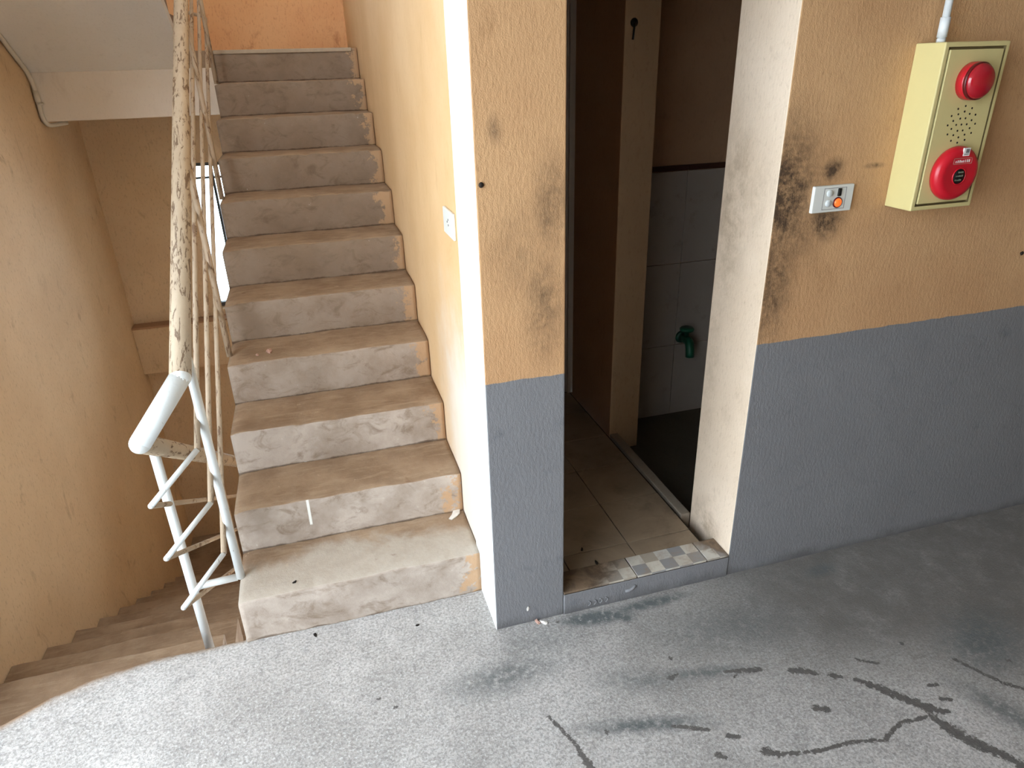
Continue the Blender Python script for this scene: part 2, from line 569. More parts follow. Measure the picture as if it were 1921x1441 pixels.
def lathe(name, prof, center, axis, mat, parent=None, segs=32, sx=1.0):
    """prof: (radius, height) list along axis"""
    bm = bmesh.new()
    rings = []
    for r, h in prof:
        if r < 1e-6:
            rings.append([bm.verts.new((0, 0, h))])
        else:
            rings.append([bm.verts.new((r * math.cos(2 * math.pi * k / segs), r * math.sin(2 * math.pi * k / segs), h)) for k in range(segs)])
    for a, b in zip(rings, rings[1:]):
        for k in range(segs):
            k2 = (k + 1) % segs
            if len(a) == 1 and len(b) > 1:
                bm.faces.new((a[0], b[k], b[k2]))
            elif len(b) == 1 and len(a) > 1:
                bm.faces.new((a[k], a[k2], b[0]))
            elif len(a) > 1:
                bm.faces.new((a[k], a[k2], b[k2], b[k]))
    q = Vector(axis).to_track_quat('Z', 'Y').to_matrix().to_4x4()
    bmesh.ops.transform(bm, matrix=Matrix.Translation(center) @ q, verts=bm.verts[:])
    bmesh.ops.recalc_face_normals(bm, faces=bm.faces[:])
    o = from_bm(name, bm, mat, smooth=True)
    if parent is not None:
        keep(parent, o)
    return o


def prism_x(bm, poly, x0, x1):
    """closed polygon of (y, z) swept from x0 to x1"""
    a = [bm.verts.new((x0, y, z)) for y, z in poly]
    b = [bm.verts.new((x1, y, z)) for y, z in poly]
    n = len(poly)
    fs = [bm.faces.new(a), bm.faces.new(list(reversed(b)))]
    for i in range(n):
        fs.append(bm.faces.new((a[i], b[i], b[(i + 1) % n], a[(i + 1) % n])))
    return fs


def fbm(x, y, z):
    return mnoise.fractal(Vector((x, y, z)), 1.0, 2.0, 4)


# ------------------------------------------------------------------ floor
def edge_y(x):
    pts = [(-9, 0.02), (-1.735, 0.03), (-1.47, 0.075), (-1.368, 0.135), (-1.246, 0.175), (-1.08, 0.195), (-0.9, 0.190), (-0.82, 0.190)]
    if x >= XL - 0.004:
        return 0.26
    for (x0, y0), (x1, y1) in zip(pts, pts[1:]):
        if x <= x1:
            return y0 + (y1 - y0) * (x - x0) / (x1 - x0)
    return 0.190


def build_floor():
    xs = np.concatenate([np.linspace(-1.9, -1.76, 3), np.arange(-1.735, -0.801, 0.008), [-0.800, -0.7985], np.arange(-0.795, 1.9, 0.0075), np.arange(1.92, 2.6, 0.03), np.linspace(2.8, 5.0, 8)])
    ts = np.concatenate([np.linspace(-5.0, -1.5, 10), np.arange(-1.4, -0.95, 0.05), np.arange(-0.92, 0.0, 0.0075)])
    nt = len(ts)
    roll = [(0.0, 0.0), (0.012, -0.001), (0.024, -0.005), (0.034, -0.012), (0.042, -0.022), (0.046, -0.036), (0.047, -0.06), (0.047, -0.10), (0.045, -0.168)]
    rows = nt + 5 + len(roll)
    V = np.zeros((rows, len(xs), 3))
    for j, x in enumerate(xs):
        e = edge_y(x)
        body = np.concatenate([ts, np.linspace(0.0, 1.0, 6)[1:] * e]) if True else ts
        low = x < XL - 0.002
        sag = 0.0
        V[:nt + 5, j, 0] = x
        V[:nt + 5, j, 1] = body
        if low:
            d = np.clip((body - (e - 0.30)) / 0.30, 0, 1)
            k = min(1.0, max(0.0, (-1.0 - x) / 0.6))
            V[:nt + 5, j, 2] = -0.012 * d * d * k
            sag = -0.012 * k
        for i, (dy, dz) in enumerate(roll):
            V[nt + 5 + i, j] = (x, e + (dy if low else dy * 0.15), sag + dz)
    X, Y, Z = V[..., 0], V[..., 1], V[..., 2]
    # shallow unevenness of hand trowelled concrete
    Z += np.where(Y < 0.1, 0.0008 * np.sin(X * 7.1 + 2 * np.sin(Y * 5)) * np.sin(Y * 9.3), 0)
    nx = len(xs)
    idx = np.arange(rows * nx).reshape(rows, nx)
    faces = np.stack([idx[:-1, :-1], idx[:-1, 1:], idx[1:, 1:], idx[1:, :-1]], -1).reshape(-1, 4)
    me = bpy.data.meshes.new('floor')
    me.vertices.add(rows * nx)
    me.vertices.foreach_set('co', V.reshape(-1))
    me.loops.add(len(faces) * 4)
    me.loops.foreach_set('vertex_index', faces.reshape(-1).astype(np.int32))
    me.polygons.add(len(faces))
    me.polygons.foreach_set('loop_start', np.arange(0, len(faces) * 4, 4, dtype=np.int32))
    me.polygons.foreach_set('loop_total', np.full(len(faces), 4, dtype=np.int32))
    me.update()
    me.validate()

    def seg(px, py, ax, ay, bx, by, ra, rb):
        dx, dy = bx - ax, by - ay
        t = np.clip(((px - ax) * dx + (py - ay) * dy) / (dx * dx + dy * dy + 1e-9), 0, 1)
        d = np.hypot(px - ax - t * dx, py - ay - t * dy)
        return 1.0 - d / (2 * (ra + (rb - ra) * t))      # 0.5 on the outline

    crack = np.zeros_like(X)

    def poly(pts, widths):
        nonlocal crack
        for (a, b, w0, w1) in zip(pts, pts[1:], [max(0.0055, w) for w in widths], [max(0.0055, w) for w in widths[1:]]):
            crack = np.maximum(crack, seg(X, Y, *a, *b, w0, w1))

    poly([(0.963, -0.523), (1.008, -0.568), (1.05, -0.624), (1.084, -0.665), (1.131, -0.693)], [0.008, 0.014, 0.014, 0.015, 0.003])
    poly([(1.070, -0.688), (1.092, -0.747), (1.115, -0.794), (1.154, -0.839), (1.19, -0.92)], [0.008, 0.020, 0.019, 0.012, 0.014])
    poly([(0.805, -0.436), (0.843, -0.449), (0.873, -0.471)], [0.010, 0.011, 0.004])
    poly([(0.61, -0.378), (0.65, -0.388), (0.717, -0.402)], [0.003, 0.007, 0.008])
    poly([(0.905, -0.488), (0.93, -0.50)], [0.009, 0.007])
    poly([(0.37, -0.50), (0.41, -0.517), (0.459, -0.542)], [0.004, 0.008, 0.005])
    poly([(0.50, -0.575), (0.525, -0.585)], [0.009, 0.007])
    poly([(0.785, -0.572), (0.812, -0.585)], [0.011, 0.010])
    poly([(0.57, -0.645), (0.592, -0.66)], [0.013, 0.011])
    poly([(0.445, -0.615), (0.458, -0.626)], [0.009, 0.006])
    poly([(0.595, -0.662), (0.694, -0.685), (0.808, -0.691), (0.894, -0.712), (0.977, -0.681), (1.06, -0.689)], [0.004, 0.003, 0.003, 0.004, 0.005, 0.003])
    poly([(0.051, -0.367), (0.092, -0.469), (0.099, -0.529), (0.12, -0.60)], [0.003, 0.004, 0.009, 0.014])
    poly([(1.150, -0.605), (1.175, -0.611)], [0.006, 0.004])
    poly([(1.145, -0.652), (1.17, -0.664)], [0.007, 0.004])
    poly([(1.02, -0.46), (1.07, -0.495)], [0.004, 0.004])
    poly([(1.30, -0.55), (1.36, -0.66), (1.42, -0.72)], [0.004, 0.004, 0.003])
    poly([(0.44, -0.352), (0.47, -0.345)], [0.008, 0.005])
    for k in range(14):
        px, py = rng.uniform(-0.9, 1.5), rng.uniform(-0.7, 0.1)
        a = rng.uniform(0, 6.28)
        s = rng.uniform(0.002, 0.008)
        poly([(px, py), (px + s * math.cos(a), py + s * math.sin(a))], [rng.uniform(0.002, 0.0045)] * 2)

    stain = np.zeros_like(X)

    def blob(cx, cy, rx, ry, k, ang=0.0):
        nonlocal stain
        ca, sa = math.cos(ang), math.sin(ang)
        u, v = (X - cx) * ca + (Y - cy) * sa, -(X - cx) * sa + (Y - cy) * ca
        stain = np.maximum(stain, k * np.clip(1.25 - np.hypot(u / rx, v / ry), 0, 1))

    blob(0.30, -0.475, 0.20, 0.030, 1.0, -0.25)
    blob(0.56, -0.365, 0.17, 0.028, 0.8, -0.2)
    blob(0.33, -0.05, 0.14, 0.035, 1.4, -0.12)
    blob(0.53, -0.045, 0.15, 0.025, 1.3, 0.0)
    blob(0.41, -0.075, 0.05, 0.02, 1.4, -0.5)
    blob(-0.03, -0.19, 0.20, 0.07, 0.75, 0.05)
    blob(0.35, -0.33, 0.14, 0.05, 0.55, -0.3)
    blob(0.10, -0.10, 0.16, 0.08, 0.45, 0.0)
    blob(0.70, -0.22, 0.28, 0.12, 0.5, -0.2)
    blob(1.19, -0.085, 0.07, 0.03, 0.9, 0.1)
    blob(1.45, -0.52, 0.18, 0.12, 0.9, 0.4)
    blob(1.28, -0.74, 0.05, 0.16, 0.8, 0.4)
    grime_falloff = np.clip((X - 0.15) / 0.9, 0, 1) * np.clip((Y + 0.62 + 0.25 * np.clip(X - 0.8, 0, 1)) / 0.35, 0, 1)  # floor grime together with light fall-off painted in towards the right
    grime_falloff = np.maximum(grime_falloff, np.clip((X - 1.15) / 0.5, 0, 1) * 0.95) * 0.95
    dust = np.zeros_like(X)
    for j, x in enumerate(xs):
        if x < XL:
            e = edge_y(x)
            k = min(1.0, max(0.0, (-0.85 - x) / 0.5))
            dust[:, j] = np.clip((Y[:, j] - (e - 0.008 + 0.015 * (1 - k))) / 0.035, 0, 1) * 1.3
    for nme, arr in (('crack', crack), ('stain', stain), ('grime_falloff', grime_falloff), ('dust', dust)):
        at = me.attributes.new(nme, 'FLOAT', 'POINT')
        at.data.foreach_set('value', arr.reshape(-1).astype(np.float32))
    o = link('floor', me, 'floor', smooth=True)
    return struct(o, 'grey trowelled concrete floor with dark cracks and stains', 'floor')


build_floor()
box('pavement_outside', (-9, -9, -0.25), (-1.9, 9, -0.03), 'pavement')
struct(bpy.data.objects['pavement_outside'], 'pale paving outside the open side of the hall', 'pavement')

# ------------------------------------------------------------------ walls
o = box('pillar', (-0.004, 0, -0.02), (A_, WT - 0.015, CEIL), 'front', bevel=0.004, sides={'-x': 'white'})
struct(o, 'tan pillar with blue grey base and white painted side', 'pillar')
o = box('wall_front', (B_, 0, -0.02), (5.0, WT, CEIL), 'front', bevel=0.004, sides={'-x': 'reveal'})
struct(o, 'tan wall with blue grey dado that carries the alarm box', 'wall')
o = box('lintel', (A_, 0.0, 2.12), (B_, WT, CEIL), 'front')
struct(o, 'tan wall strip over the doorway', 'lintel')
o = box('wall_stair_right', (0, 0.245, -2.2), (0.11, YB + 0.2, 5.0), 'stair_wall')
struct(o, 'orange yellow plastered wall along the stairs', 'wall')
o = box('wall_stair_left', (XW - 0.165, 0.10, -2.2), (XW, YB + 0.2, 5.0), 'beige')
struct(o, 'scuffed beige wall beside the descending stairs', 'wall')


def wall_with_holes(name, y0, y1, x0, x1, z0, z1, holes, mat, cuts=None):
    """solid wall of boxes around rectangular holes; cuts: z where the material changes -> second slot above"""
    xs = sorted({x0, x1, *[h[0] for h in holes], *[h[1] for h in holes]})
    zs = sorted({z0, z1, *[h[2] for h in holes], *[h[3] for h in holes], *([cuts[0]] if cuts else [])})
    bm = bmesh.new()
    for xa, xb in zip(xs, xs[1:]):
        for za, zb in zip(zs, zs[1:]):
            cx, cz = (xa + xb) / 2, (za + zb) / 2
            if any(h[0] < cx < h[1] and h[2] < cz < h[3] for h in holes):
                continue
            vs = add_box(bm, (xa, y0, za), (xb, y1, zb))
            if cuts and cz > cuts[0]:
                for f in {f for v in vs for f in v.link_faces}:
                    f.material_index = 1
    return from_bm(name, bm, [mat] + ([cuts[1]] if cuts else []))


W1 = (-1.17, -0.06, 0.12, 1.155)  # hidden right part widened to let more daylight into the stairwell
W2 = (-1.45, -0.25, 2.45, 3.75)  # out of view, added to brighten the landing wall
o = wall_with_holes('wall_stair_back', YB, YB + 0.2, XW, 0.0, -2.2, 5.0, [W1, W2], 'beige', (1.70, 'end_wall'))
struct(o, 'stairwell end wall, beige below the landing and orange above', 'wall')
o = box('wall_stair_front_upper', (XW - 0.165, 0.02, CEIL), (0.11, 0.24, 3.47), 'beige')  # stops low: unseen sky opening above it added to light the end wall
struct(o, 'stairwell wall over the hall ceiling', 'wall')
o = box('ceiling_stair', (XW - 0.165, 0.02, 5.0), (0.11, YB + 0.2, 5.15), 'ceil')
struct(o, 'stairwell ceiling', 'ceiling')
o = box('ceiling', (-1.9, -5.0, CEIL), (5.0, 0.02, CEIL + 0.15), 'ceil')
struct(o, 'white ceiling of the hall', 'ceiling')
o = box('wall_right', (5.0, -5.0, -0.02), (5.15, 2.0, CEIL), 'front')
struct(o, 'side wall of the hall', 'wall')
o = box('wall_rear', (-1.9, -5.15, -0.02), (5.15, -5.0, CEIL), 'beige')
struct(o, 'hall wall behind the camera position', 'wall')
o = box('wall_left', (-2.05, -5.15, -0.02), (-1.9, -3.0, CEIL), 'beige')  # out of view, put in to cut down the daylight from the left
struct(o, 'unseen hall wall added to narrow the daylight opening', 'wall')
# slab edge under the hall floor, beside the descending flight
o = box('floor_slab_edge', (XW, -0.10, -2.2), (0.0, 0.02, -0.17), 'beige')
struct(o, 'wall under the hall floor at the head of the descending stairs', 'wall')


def window(idx, w):
    x0, x1, z0, z1 = w
    bm = bmesh.new()
    yy0, yy1 = YB + 0.08, YB + 0.12
    t = 0.03
    for lo, hi in (((x0, yy0, z0), (x0 + t, yy1, z1)), ((x1 - t, yy0, z0), (x1, yy1, z1)), ((x0, yy0, z0), (x1, yy1, z0 + t)), ((x0, yy0, z1 - t), (x1, yy1, z1))):
        add_box(bm, lo, hi)
    o = from_bm('window_%d' % idx, bm, 'frame')
    struct(o, ['bright stairwell window partly hidden behind the stair railing', 'unseen upper window added to light the landing'][idx - 1], 'window')
    mx = -1.02 if idx == 1 else (x0 + x1) / 2
    mz = z1 - 0.11 if idx == 1 else z1 - 0.35
    box('mullion', (mx - 0.008, yy0 + 0.008, z0 + t), (mx + 0.008, yy1 - 0.008, z1 - t), 'frame', o)
    box('transom', (x0 + t, yy0 + 0.01, mz - 0.007), (x1 - t, yy1 - 0.01, mz + 0.007), 'frame', o)
    for xa, xb in ((x0 + t, mx - 0.008), (mx + 0.008, x1 - t)):
        for za, zb in ((z0 + t, mz - 0.007), (mz + 0.007, z1 - t)):
            box('pane', (xa, YB + 0.098, za), (xb, YB + 0.102, zb), 'glass', o)


window(1, W1)
window(2, W2)

# ledge beam across the end wall at hall floor level
o = box('wall_beam', (XW, YB - 0.10, -0.28), (0.0, YB, 0.065), 'beige', bevel=0.004)
struct(o, 'cream beam across the end wall under the window', 'beam')
o = box('ledge_strip', (XW, YB - 0.104, 0.065), (0.0, YB, 0.078), 'brownwall')
o.name = 'trim_2'
struct(o, 'dusty brown ledge on top of the cream beam', 'trim')


# ------------------------------------------------------------------ stairs
def step_mesh(i, xa, xb, y0, y1, z0, z1, zs0, zs1, seed, nx=48):
    """one concrete step: worn riser and tread lofted along x. slots 0 riser, 1 tread"""
    prof, slot = [], []
    for k in (0, 0.07, 0.3, 0.65, 1.0):
        prof.append((y0 + 0.002 * k, z0 + (z1 - 0.010 - z0) * k, 0.0))
    for a in (25, 50, 75):
        r = 0.008
        prof.append((y0 + 0.002 + r - r * math.cos(math.radians(a)), z1 - 0.010 + r * math.sin(math.radians(a)), 1.0))
    for k in (0.15, 0.33, 0.5, 0.67, 0.83, 0.945, 1.0):
        prof.append((y0 + 0.012 + (y1 + 0.004 - y0 - 0.012) * k, z1 - 0.001, 0.35 if k < 0.2 else 0.0))
    prof.append((y1 + 0.004, zs1, 0.0))
    prof.append((y0, zs0, 0.0))
    n = len(prof)
    bm = bmesh.new()
    lay = bm.verts.layers.float.new('joint')
    rings = []
    for j in range(nx + 1):
        x = xa + (xb - xa) * j / nx
        ring = []
        endf = min(1.0, (x - xa) / 0.05)
        for q, (y, z, w) in enumerate(prof):
            dy = dz = 0.0
            if q < n - 2:
                a = fbm(x * 5, y * 5 + seed, z * 5)
                b = fbm(x * 22 + 9, y * 22 + seed, z * 22)
                dy = 0.0035 * a + 0.0012 * b
                dz = 0.0028 * a + 0.001 * b
                chip = max(0.0, fbm(x * 14 + 31, seed * 3.7, 0.0) - 0.25) * 0.02 * w
                dy += chip
                dz -= chip * 0.8
                if q <= 14 and q > 0:
                    dz -= (1 - endf) ** 2 * 0.008 * (1 if q > 3 else 0.3)
            v = bm.verts.new((x, y + dy, z + dz))
            v[lay] = 1.0 if q in (0, 14) else 0.0
            ring.append(v)
        rings.append(ring)
    for r0, r1 in zip(rings, rings[1:]):
        for q in range(n):
            f = bm.faces.new((r0[q], r1[q], r1[(q + 1) % n], r0[(q + 1) % n]))
            f.material_index = 1 if 6 <= q <= 13 else (2 if q == n - 2 else 0)
            f.smooth = q < 13
    bm.faces.new(rings[0]).material_index = 2
    bm.faces.new(list(reversed(rings[-1])))
    bmesh.ops.recalc_face_normals(bm, faces=bm.faces[:])
    return bm


up = empty('staircase', (XL / 2, Y1, 0), 'concrete staircase rising between the railing and the orange yellow wall', 'staircase')
SL = RISE / RUN
YL_ = Y1 + 10 * RUN
for i in range(1, 12):
    y0 = Y1 + (i - 1) * RUN
    y1 = y0 + RUN
    zs = lambda y: max(-0.02 if y < 0.3 else -9, SL * (y - Y1) - 0.12)
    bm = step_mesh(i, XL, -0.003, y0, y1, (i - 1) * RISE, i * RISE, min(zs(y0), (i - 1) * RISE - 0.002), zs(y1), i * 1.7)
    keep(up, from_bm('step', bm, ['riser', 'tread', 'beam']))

keep(up, box('nosing', (XL, YL_ - 0.007, 11 * RISE - 0.020), (-0.035, YL_ + 0.02, 11 * RISE + 0.001), 'nosing', bevel=0.004))
down = empty('staircase_down', ((XW + XD) / 2, 0.2, -RISE), 'dusty brown concrete staircase descending beside the scuffed beige wall', 'staircase')
down.name = 'staircase'
for k in range(1, 11):
    ya = 0.19 + (k - 1) * RUN
    yb = 0.19 + k * RUN
    zt = -k * RISE
    bm = bmesh.new()
    nxs = 24
    prof = [(ya - 0.03, zt), (ya + 0.08, zt), (yb - 0.04, zt - 0.001), (yb - 0.010, zt - 0.002), (yb - 0.003, zt - 0.006), (yb, zt - 0.016), (yb, zt - RISE), (yb, zt - RISE - 0.10), (ya - 0.03, zt - RISE + 0.02 - 0.03)]
    rings = []
    for j in range(nxs + 1):
        x = XW + 0.003 + (XD - XW - 0.003) * j / nxs
        ring = []
        for q, (y, z) in enumerate(prof):
            a = fbm(x * 5, y * 5 + k, z * 5) if q < 6 else 0
            ring.append(bm.verts.new((x, y + 0.006 * a, z + 0.004 * a)))
        rings.append(ring)
    n = len(prof)
    for r0, r1 in zip(rings, rings[1:]):
        for q in range(n):
            f = bm.faces.new((r0[q], r1[q], r1[(q + 1) % n], r0[(q + 1) % n]))
            f.material_index = 0 if q in (5, 6, 7) else 1
    bm.faces.new(rings[0])
    bm.faces.new(list(reversed(rings[-1])))
    bmesh.ops.recalc_face_normals(bm, faces=bm.faces[:])
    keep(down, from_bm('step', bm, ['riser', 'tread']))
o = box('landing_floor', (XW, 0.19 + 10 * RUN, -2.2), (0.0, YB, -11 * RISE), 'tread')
struct(o, 'lower stair landing', 'floor')
o = box('floor_under_stairs', (XD, 0.02, -2.2), (0.0, 0.19 + 10 * RUN, -2.05), 'tread')
struct(o, 'floor below the rising staircase', 'floor')

# landing and the flight above it
YL = Y1 + 10 * RUN
bm = bmesh.new()
add_box(bm, (XW, YL + 0.004, 1.70), (XL - 0.004, YB, 11 * RISE))
add_box(bm, (XL - 0.004, YL + RUN + 0.004, 1.70), (0.0, YB, 11 * RISE))
o = from_bm('landing_slab', bm, 'tread')
struct(o, 'concrete half landing at the head of the staircase', 'slab')
o = box('landing_beam', (XW, YL, 1.482), (XL - 0.006, YL + 0.20, 1.728), 'beam', bevel=0.004)
struct(o, 'pale beam along the edge of the half landing', 'beam')

upper = empty('staircase_upper', ((XW - 0.94) / 2, YL, 1.815), 'upper flight of stairs seen from its plain grey underside', 'staircase')
upper.name = 'staircase'
zsf = lambda y: 1.727 + SL * (YL - y)
bm = bmesh.new()
ye = YL - 9 * RUN
prism_x(bm, [(YL, zsf(YL)), (YL, zsf(YL) + 0.07), (ye, zsf(ye) + 0.07), (ye, zsf(ye))], XW + 0.002, -0.94)
bmesh.ops.recalc_face_normals(bm, faces=bm.faces[:])
keep(upper, from_bm('soffit_slab', bm, 'soffit'))
for j in range(1, 10):
    ya, yb = YL - (j - 1) * RUN, YL - j * RUN
    zt = 1.815 + j * RISE
    bm = bmesh.new()
    prism_x(bm, [(ya, zsf(ya) + 0.07), (ya, zt), (yb, zt), (yb, zsf(yb) + 0.07)], XW + 0.002, -0.945)
    bmesh.ops.recalc_face_normals(bm, faces=bm.faces[:])
    keep(upper, from_bm('step', bm, 'riser'))

# ------------------------------------------------------------------ railing
XU, XB = -0.808, -0.935
NW = 0.32
rail = empty('stair_railing', (XU, 0.345, RISE), 'chipped cream tubular steel railing between the two stair flights', 'railing')
HS = 0.605
yt = YL + 0.11


def rail_path(zA, yA, B, yend=2.7):
    zt = zA + HS * (yt - yA)
    return [(XB, 0.55, zt + 0.1 + HS * (yt - 0.55)), (XB, yt, zt + 0.03), (XU, yt, zt), (XU, yA, zA)], [(XU, yA, zA), B, (B[0] - 0.012, yend, B[2] - SL * (yend - B[1]))]


p1, p2 = rail_path(0.928, 0.262, (-0.928, 0.175, 0.785))
tube('handrail', p1, 0.029, 'rail', rail, 18, 0.05)
tube('handrail', [p2[0], p2[1]], 0.0285, 'rail_daylit', rail, 18)
tube('handrail', [p2[1], p2[2]], 0.0275, 'rail', rail, 18)
# rounded pipe joints
for c, r in ((p2[0], 0.0287), (p2[1], 0.0283)):
    bm = bmesh.new()
    bmesh.ops.create_uvsphere(bm, u_segments=18, v_segments=12, radius=r)
    bmesh.ops.translate(bm, vec=c, verts=bm.verts[:])
    keep(rail, from_bm('elbow', bm, 'rail_daylit', smooth=True))
for zA, B in ((0.705, (-0.936, 0.14, 0.607)), (0.520, (-0.926, 0.106, 0.449)), (0.330, (-0.926, 0.127, 0.250))):
    q1, q2 = rail_path(zA, 0.246, B)
    tube('mid_rail', q1, 0.0088, 'rail_thin', rail, 12, 0.025)
    tube('mid_rail', q2[:2], 0.0082, 'rail_daylit', rail, 12)
    tube('mid_rail', q2[1:], 0.0080, 'rail_thin', rail, 12)
    bm = bmesh.new()
    bmesh.ops.create_uvsphere(bm, u_segments=12, v_segments=8, radius=0.0084)
    bmesh.ops.translate(bm, vec=q2[1], verts=bm.verts[:])
    keep(rail, from_bm('elbow', bm, 'rail_daylit', smooth=True))
zh = lambda y: 0.928 + HS * (y - 0.262)
XF = XU + 0.014
tube('newel_post', [(XF, 0.335, RISE - 0.005), (XF, 0.335, zh(0.335) - 0.02)], 0.0135, 'rail_daylit', rail)
for i in (4, 7, 10):
    yb_ = 0.335 + (i - 1) * RUN - 0.02
    tube('baluster', [(XF, yb_, i * RISE - 0.005), (XF, yb_, zh(yb_) - 0.02)], 0.0115, 'rail_thin', rail)
tube('newel_post', [(-0.942, 0.325, -RISE - 0.004), (-0.942, 0.325, 0.785 - SL * 0.15 - 0.01)], 0.0145, 'rail_daylit', rail)
tube('strut', [(-0.942, 0.340, 0.153), (XU, 0.352, 0.150)], 0.012, 'rail_daylit', rail)
for i in (2, 3):
    yb_ = 0.325 + (i - 1) * 3 * RUN
    k = 1 + (i - 1) * 3
    tube('baluster', [(-0.942, yb_, -k * RISE - 0.004), (-0.942, yb_, 0.785 - SL * (yb_ - 0.175) - 0.01)], 0.0115, 'rail_thin', rail)

# ------------------------------------------------------------------ doorway sill and washroom
o = box('sill', (A_, -0.004, -0.02), (B_, 0.10, TH - 0.008), 'front', bevel=0.003, sides={'+z': 'grout'})
o.name = 'trim_1'
struct(o, 'grey painted doorway sill with patterned tiles on top', 'trim')
for xa, xb in ((A_ + 0.001, 0.4965), (0.5005, 0.7655), (0.7695, B_ - 0.001)):
    keep(o, box('tile', (xa, -0.002, TH - 0.008), (xb, 0.099, TH), 'mosaic', bevel=0.0015))
# cement smears pressed onto the sill front
bm = bmesh.new()
for k in range(4):
    x = 0.318 + k * 0.021
    tube_mesh(bm, [(x + 0.010 * math.sin(a), -0.0045, 0.014 + 0.020 * (1 - math.cos(a)) * 0.5) for a in [j * math.pi / 6 for j in range(7)]], 0.0022, 6)
keep(o, from_bm('cement_coil', bm, 'front', smooth=True))
bm = bmesh.new()
tube_mesh(bm, [(0.455, -0.004, 0.040), (0.47, -0.006, 0.040), (0.482, -0.006, 0.046), (0.492, -0.004, 0.056)], 0.005, 8)
keep(o, from_bm('cement_smear', bm, 'front', smooth=True))

fl = box('floor_washroom', (0.11, 0.10, -0.02), (0.808, 1.50, 0.080), 'grout')
struct(fl, 'beige tiled floor of the dark washroom passage', 'floor')
cols_ = [(0.112, 0.289), (0.292, 0.5435), (0.5465, 0.7985)]
rows_ = [(0.102, 0.1765), (0.1795, 0.4355), (0.4385, 0.6915), (0.6945, 0.9475), (0.9505, 1.2035), (1.2065, 1.4485)]
for xa, xb in cols_:
    for ya, yb in rows_:
        keep(fl, box('tile', (xa, ya, 0.080), (xb, yb, 0.088 + rng.uniform(-0.0006, 0.0006)), 'ftile', bevel=0.001, segs=1))
o = box('kerb', (0.816, WT, -0.02), (0.856, 0.949, 0.089), 'kerb', bevel=0.003)
struct(o, 'low kerb between the passage tiles and the wet niche', 'kerb')
o = box('floor_niche', (0.856, WT, -0.04), (1.8, 1.2, 0.0), 'wet')
struct(o, 'dark lower floor of the washroom niche', 'floor')
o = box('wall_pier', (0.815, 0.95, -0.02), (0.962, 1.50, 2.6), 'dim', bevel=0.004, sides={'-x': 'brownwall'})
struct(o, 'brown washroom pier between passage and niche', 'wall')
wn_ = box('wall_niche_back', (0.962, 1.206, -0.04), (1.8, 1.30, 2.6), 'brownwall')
struct(wn_, 'tiled back wall of the washroom niche', 'wall')
for xa, xb in ((0.963, 1.268), (1.271, 1.576), (1.579, 1.799)):
    for za, zb in ((0.0, 0.389), (0.392, 0.810), (0.813, 1.238)):
        keep(wn_, box('tile', (xa, 1.199, za), (xb, 1.206, zb), 'wtile', bevel=0.001, segs=1))
    keep(wn_, box('border_tile', (xa, 1.196, 1.241), (xb, 1.206, 1.264), 'band', bevel=0.001, segs=1))
o = box('wall_niche_right', (1.8, WT, -0.04), (1.9, 1.3, 2.6), 'dim')
struct(o, 'side wall of the washroom niche', 'wall')
o = box('ceiling_washroom', (0.11, WT, 2.6), (1.9, 1.6, 2.7), 'ceil')
struct(o, 'washroom ceiling', 'ceiling')

dr_ = box('door_1', (0.112, 1.462, 0.09), (0.800, 1.50, 2.1), 'door')
struct(dr_, 'grey door at the end of the dark passage', 'door')
keep(dr_, box('door_frame', (0.787, 1.440, 0.088), (0.815, 1.50, 2.6), 'jamb', bevel=0.002))
keep(dr_, box('door_stop', (0.777, 1.452, 0.088), (0.787, 1.47, 2.6), 'jamb', bevel=0.002))
keep(dr_, box('lock_case', (0.735, 1.444, 0.83), (0.766, 1.462, 0.90), 'black', bevel=0.004))
tube('lever', [(0.75, 1.455, 0.98), (0.75, 1.42, 0.98), (0.70, 1.415, 0.98)], 0.009, 'black', dr_, 10, 0.01)
keep(dr_, box('lock_case', (0.738, 1.446, 0.95), (0.764, 1.462, 1.06), 'black', bevel=0.004))
o = box('wall_washroom_end', (0.112, 1.50, -0.02), (1.0, 1.60, 2.7), 'dim')
struct(o, 'end wall of the washroom passage', 'wall')

tap = empty('tap', (1.305, 1.199, 0.43), 'dark green tap on the tiled wall of the washroom niche', 'tap')
tube('tap_body', [(1.305, 1.199, 0.43), (1.305, 1.12, 0.43), (1.300, 1.10, 0.40), (1.300, 1.095, 0.36)], 0.022, 'green', tap, 12, 0.02)
lathe('handle', [(0, 0), (0.012, 0), (0.012, 0.03), (0.034, 0.034), (0.036, 0.044), (0.03, 0.05), (0, 0.051)], (1.304, 1.15, 0.445), (0, 0, 1), 'green', tap, 12)
lathe('wall_flange', [(0, 0.012), (0.03, 0.012), (0.034, 0), (0, 0)], (1.305, 1.199, 0.43), (0, -1, 0), 'green', tap, 16)

hk = empty('wall_hook', (0.853, 0.95, 1.80), 'black hook with a dangling string high on the brown pier', 'hook')
lathe('hook_plate', [(0, 0.006), (0.012, 0.005), (0.016, 0), (0, 0)], (0.853, 0.95, 1.822), (0, -1, 0), 'black', hk, 14)
tube('hook_string', [(0.853, 0.944, 1.822), (0.849, 0.940, 1.80), (0.847, 0.943, 1.765)], 0.004, 'black', hk, 8, 0.01)

# ------------------------------------------------------------------ fire alarm box
AX0, AX1, AZ0, AZ1, AY = 1.232, 1.446, 1.282, 1.712, -0.098
al = empty('fire_alarm_box', ((AX0 + AX1) / 2, 0.0, AZ0), 'pale yellow fire alarm box with red strobe and red call point', 'fire alarm')


def rounded_box(name, lo, hi, mat, bevel, parent):
    return keep(parent, box(name, lo, hi, mat, bevel=bevel, segs=3))


